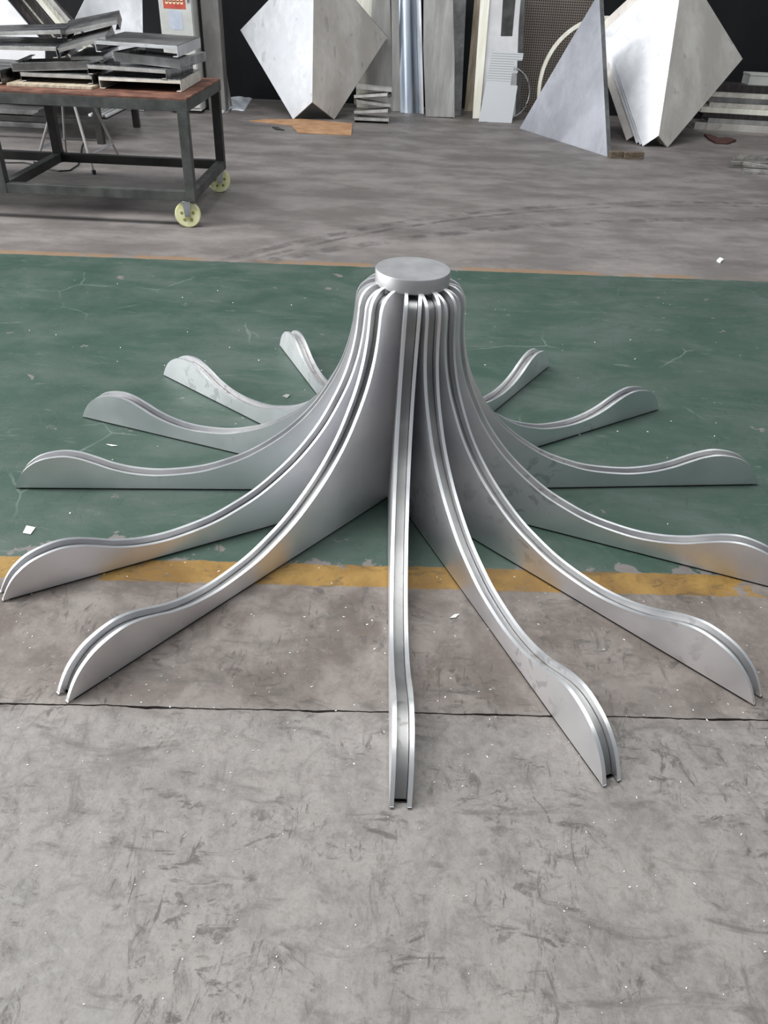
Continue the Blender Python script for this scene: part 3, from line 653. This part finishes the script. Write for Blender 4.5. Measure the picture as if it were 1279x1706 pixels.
# rolled rim of mesh: curved strip over it
ac = Vector((Vp(996, 155, 10.30).x, 10.30, 0.36))
arc = [ac + Vector((0.70 * math.cos(a), 0.10 * max(0, math.sin(a)), 0.70 * math.sin(a))) for a in [math.radians(210 - k * 3.4) for k in range(38)]]
V_ = []; F_ = []
for p in arc:
    rad = (p - ac); rad.y = 0; rad.normalize()
    V_ += [p + rad * 0.012 + Vector((0, -0.03, 0)), p + rad * 0.012 + Vector((0, 0.03, 0)), p - rad * 0.022 + Vector((0, 0.03, 0)), p - rad * 0.022 + Vector((0, -0.03, 0))]
for i in range(len(arc) - 1):
    for k in range(4): F_.append((i * 4 + k, i * 4 + (k + 1) % 4, i * 4 + 4 + (k + 1) % 4, i * 4 + 4 + k))
F_ += [(0, 1, 2, 3), tuple(len(V_) - 4 + k for k in range(4))]
bs = mk('bent_strip', V_, F_, M['cream'], None, 0, True, loc=(ac.x, ac.y, 0)); tag(bs, 'bright cream strip bent into an arc behind the triangle panel', 'bent strip')

# ------------------------------------------------------------------ stack of long channels on the right
def channel(label, x0, y0, x1, y1, z, h, d, mat, yaw0=0.0, group='long channels stacked on the right'):
    a = Vector((x0, y0, z)); b = Vector((x1, y1, z)); dv = (b - a); s = Vector((-dv.y, dv.x, 0)).normalized(); u = Vector((0, 0, 1)); w = 0.006
    C_ = [a, a + s * d, a + s * d + u * w, a + s * w + u * w, a + s * w + u * (h - w), a + s * d + u * (h - w), a + s * d + u * h, a + u * h]
    o = prism('long_channel', C_, dv, M[mat], None, 0.001, loc=a); tag(o, label, 'channel', group); return o
spec = [('bottom', 3.44, 0.000, 0.075, 'sheet_warm'), ('second from the bottom', 3.58, 0.078, 0.050, 'sheet_grey'), ('third from the bottom', 3.50, 0.131, 0.048, 'strip_dark'),
        ('fourth from the bottom', 3.47, 0.182, 0.056, 'cream'), ('fifth from the bottom', 3.55, 0.241, 0.050, 'tray_pale'), ('sixth from the bottom', 3.50, 0.294, 0.050, 'sheet_dark'),
        ('seventh from the bottom', 3.52, 0.347, 0.054, 'tray_pale'), ('topmost dark', 3.45, 0.404, 0.075, 'strip_dark')]
for i, (nm, x0, z, h, mt) in enumerate(spec):
    channel(nm + ' long metal channel of the stack at the right edge', x0, 10.18, 5.6, 10.02, z, h, 0.30, mt)
box_ = thing('small_box', 'small pale grey box resting on top of the long channels', 'box', (4.05, 10.25, 0.479))
box('body', (3.93, 10.18, 0.479), (4.35, 10.40, 0.575), M['cabinet'], box_, 0.004)
box('lid', (3.925, 10.175, 0.575), (4.355, 10.405, 0.595), M['cabinet'], box_, 0.003)
rgp = [Fl(1172, 226), Fl(1180, 234), Fl(1192, 240), Fl(1212, 241), Fl(1226, 236), Fl(1215, 232), Fl(1195, 232), Fl(1183, 227)]
o = prism('dark_rag', [p + Vector((0, 0, 0.001)) for p in rgp], (0, 0, 0.02), M['rag'], None, 0.006, loc=rgp[0]); tag(o, 'dark red rag on the floor before the long channels', 'rag')
# pile of offcut bars at the right edge
rb = random.Random(11)
words = ['lowest front bar', 'lowest rear bar', 'slanting bar', 'short crossing bar', 'long upper bar', 'topmost bar', 'leftmost stub', 'bent front bar']
for i, wd in enumerate(words):
    x = 3.15 + 0.03 * i if i < 4 else 3.10 + 0.05 * (i - 4); y = 7.75 + 0.065 * (i % 4) + (0.22 if i >= 4 else 0); z = 0.014 + (0.03 if i >= 2 else 0) + (0.03 if i >= 5 else 0)
    ln = 0.35 + 0.35 * rb.random(); yw = -0.12 + rb.uniform(-.18, .18)
    a = Vector((x, y, z)); b = a + Vector((math.cos(yw) * ln, math.sin(yw) * ln, rb.uniform(-.004, .004)))
    o = beam('offcut_bar', a, b, 0.035, 0.027, M['scrap'], None, 0.002, loc=(x, y, 0)); tag(o, wd + ' of the offcut heap on the floor at the right edge', 'metal bar', 'offcut bars at the right edge')

# ------------------------------------------------------------------ chips and scraps on the floor
def scrap(label, pts, th=0.002, cat='scrap', mat='chip'):
    P = [Fl(*p) + Vector((0, 0, 0.0015)) for p in pts]
    o = prism('paper_scrap', P, (0.001, 0, th), M[mat], None, 0, loc=P[0]); tag(o, label, cat, 'scraps on the floor')
scrap('white square scrap on the green paint left of the fins', [(38, 889), (44, 877), (59, 880), (51, 891)])
scrap('pale curled flake on the brown concrete right of the front fin', [(748, 1031), (756, 1025), (764, 1024), (758, 1030)])
scrap('thin white sliver on the green paint behind the left fins', [(177, 741), (186, 742), (196, 743.5), (187, 744)])
scrap('white crumb on the far concrete at the right', [(1193, 436), (1198, 432), (1204, 435), (1199, 439)], 0.012)
scrap('grey disc-like flake near the hub behind the left fins', [(470, 661), (476, 658), (483, 659), (478, 664)], 0.003, 'scrap', 'sheet_grey')
rc = random.Random(5); V_ = []; F_ = []
def chip(x, y, s):
    a = rc.uniform(0, 6.28); e = rc.uniform(1.0, 2.6); b = len(V_)
    for k in range(4):
        t = a + k * math.pi / 2; q = (s * e if k % 2 == 0 else s) * rc.uniform(0.7, 1.2)
        V_.append((x + math.cos(t) * q, y + math.sin(t) * q, 0.0012))
    V_.append((x, y, 0.0012 + s * 0.8))
    for k in range(4): F_.append((b + k, b + (k + 1) % 4, b + 4))
    F_.append((b + 3, b + 2, b + 1, b))
for _ in range(230): chip(rc.uniform(-0.85, 0.95), rc.uniform(0.56, 1.35) , rc.uniform(0.0007, 0.0017))
for _ in range(230): chip(rc.uniform(-1.6, 1.7), rc.uniform(1.2, 1.75), rc.uniform(0.0009, 0.0022))
for _ in range(120): chip(rc.uniform(-2.0, 2.2), rc.uniform(1.8, 4.2), rc.uniform(0.0012, 0.0032))
co = mk('metal_chips', V_, F_, M['chip']); tag(co, 'tiny white swarf chips scattered over the whole floor', 'chips', kind='stuff')
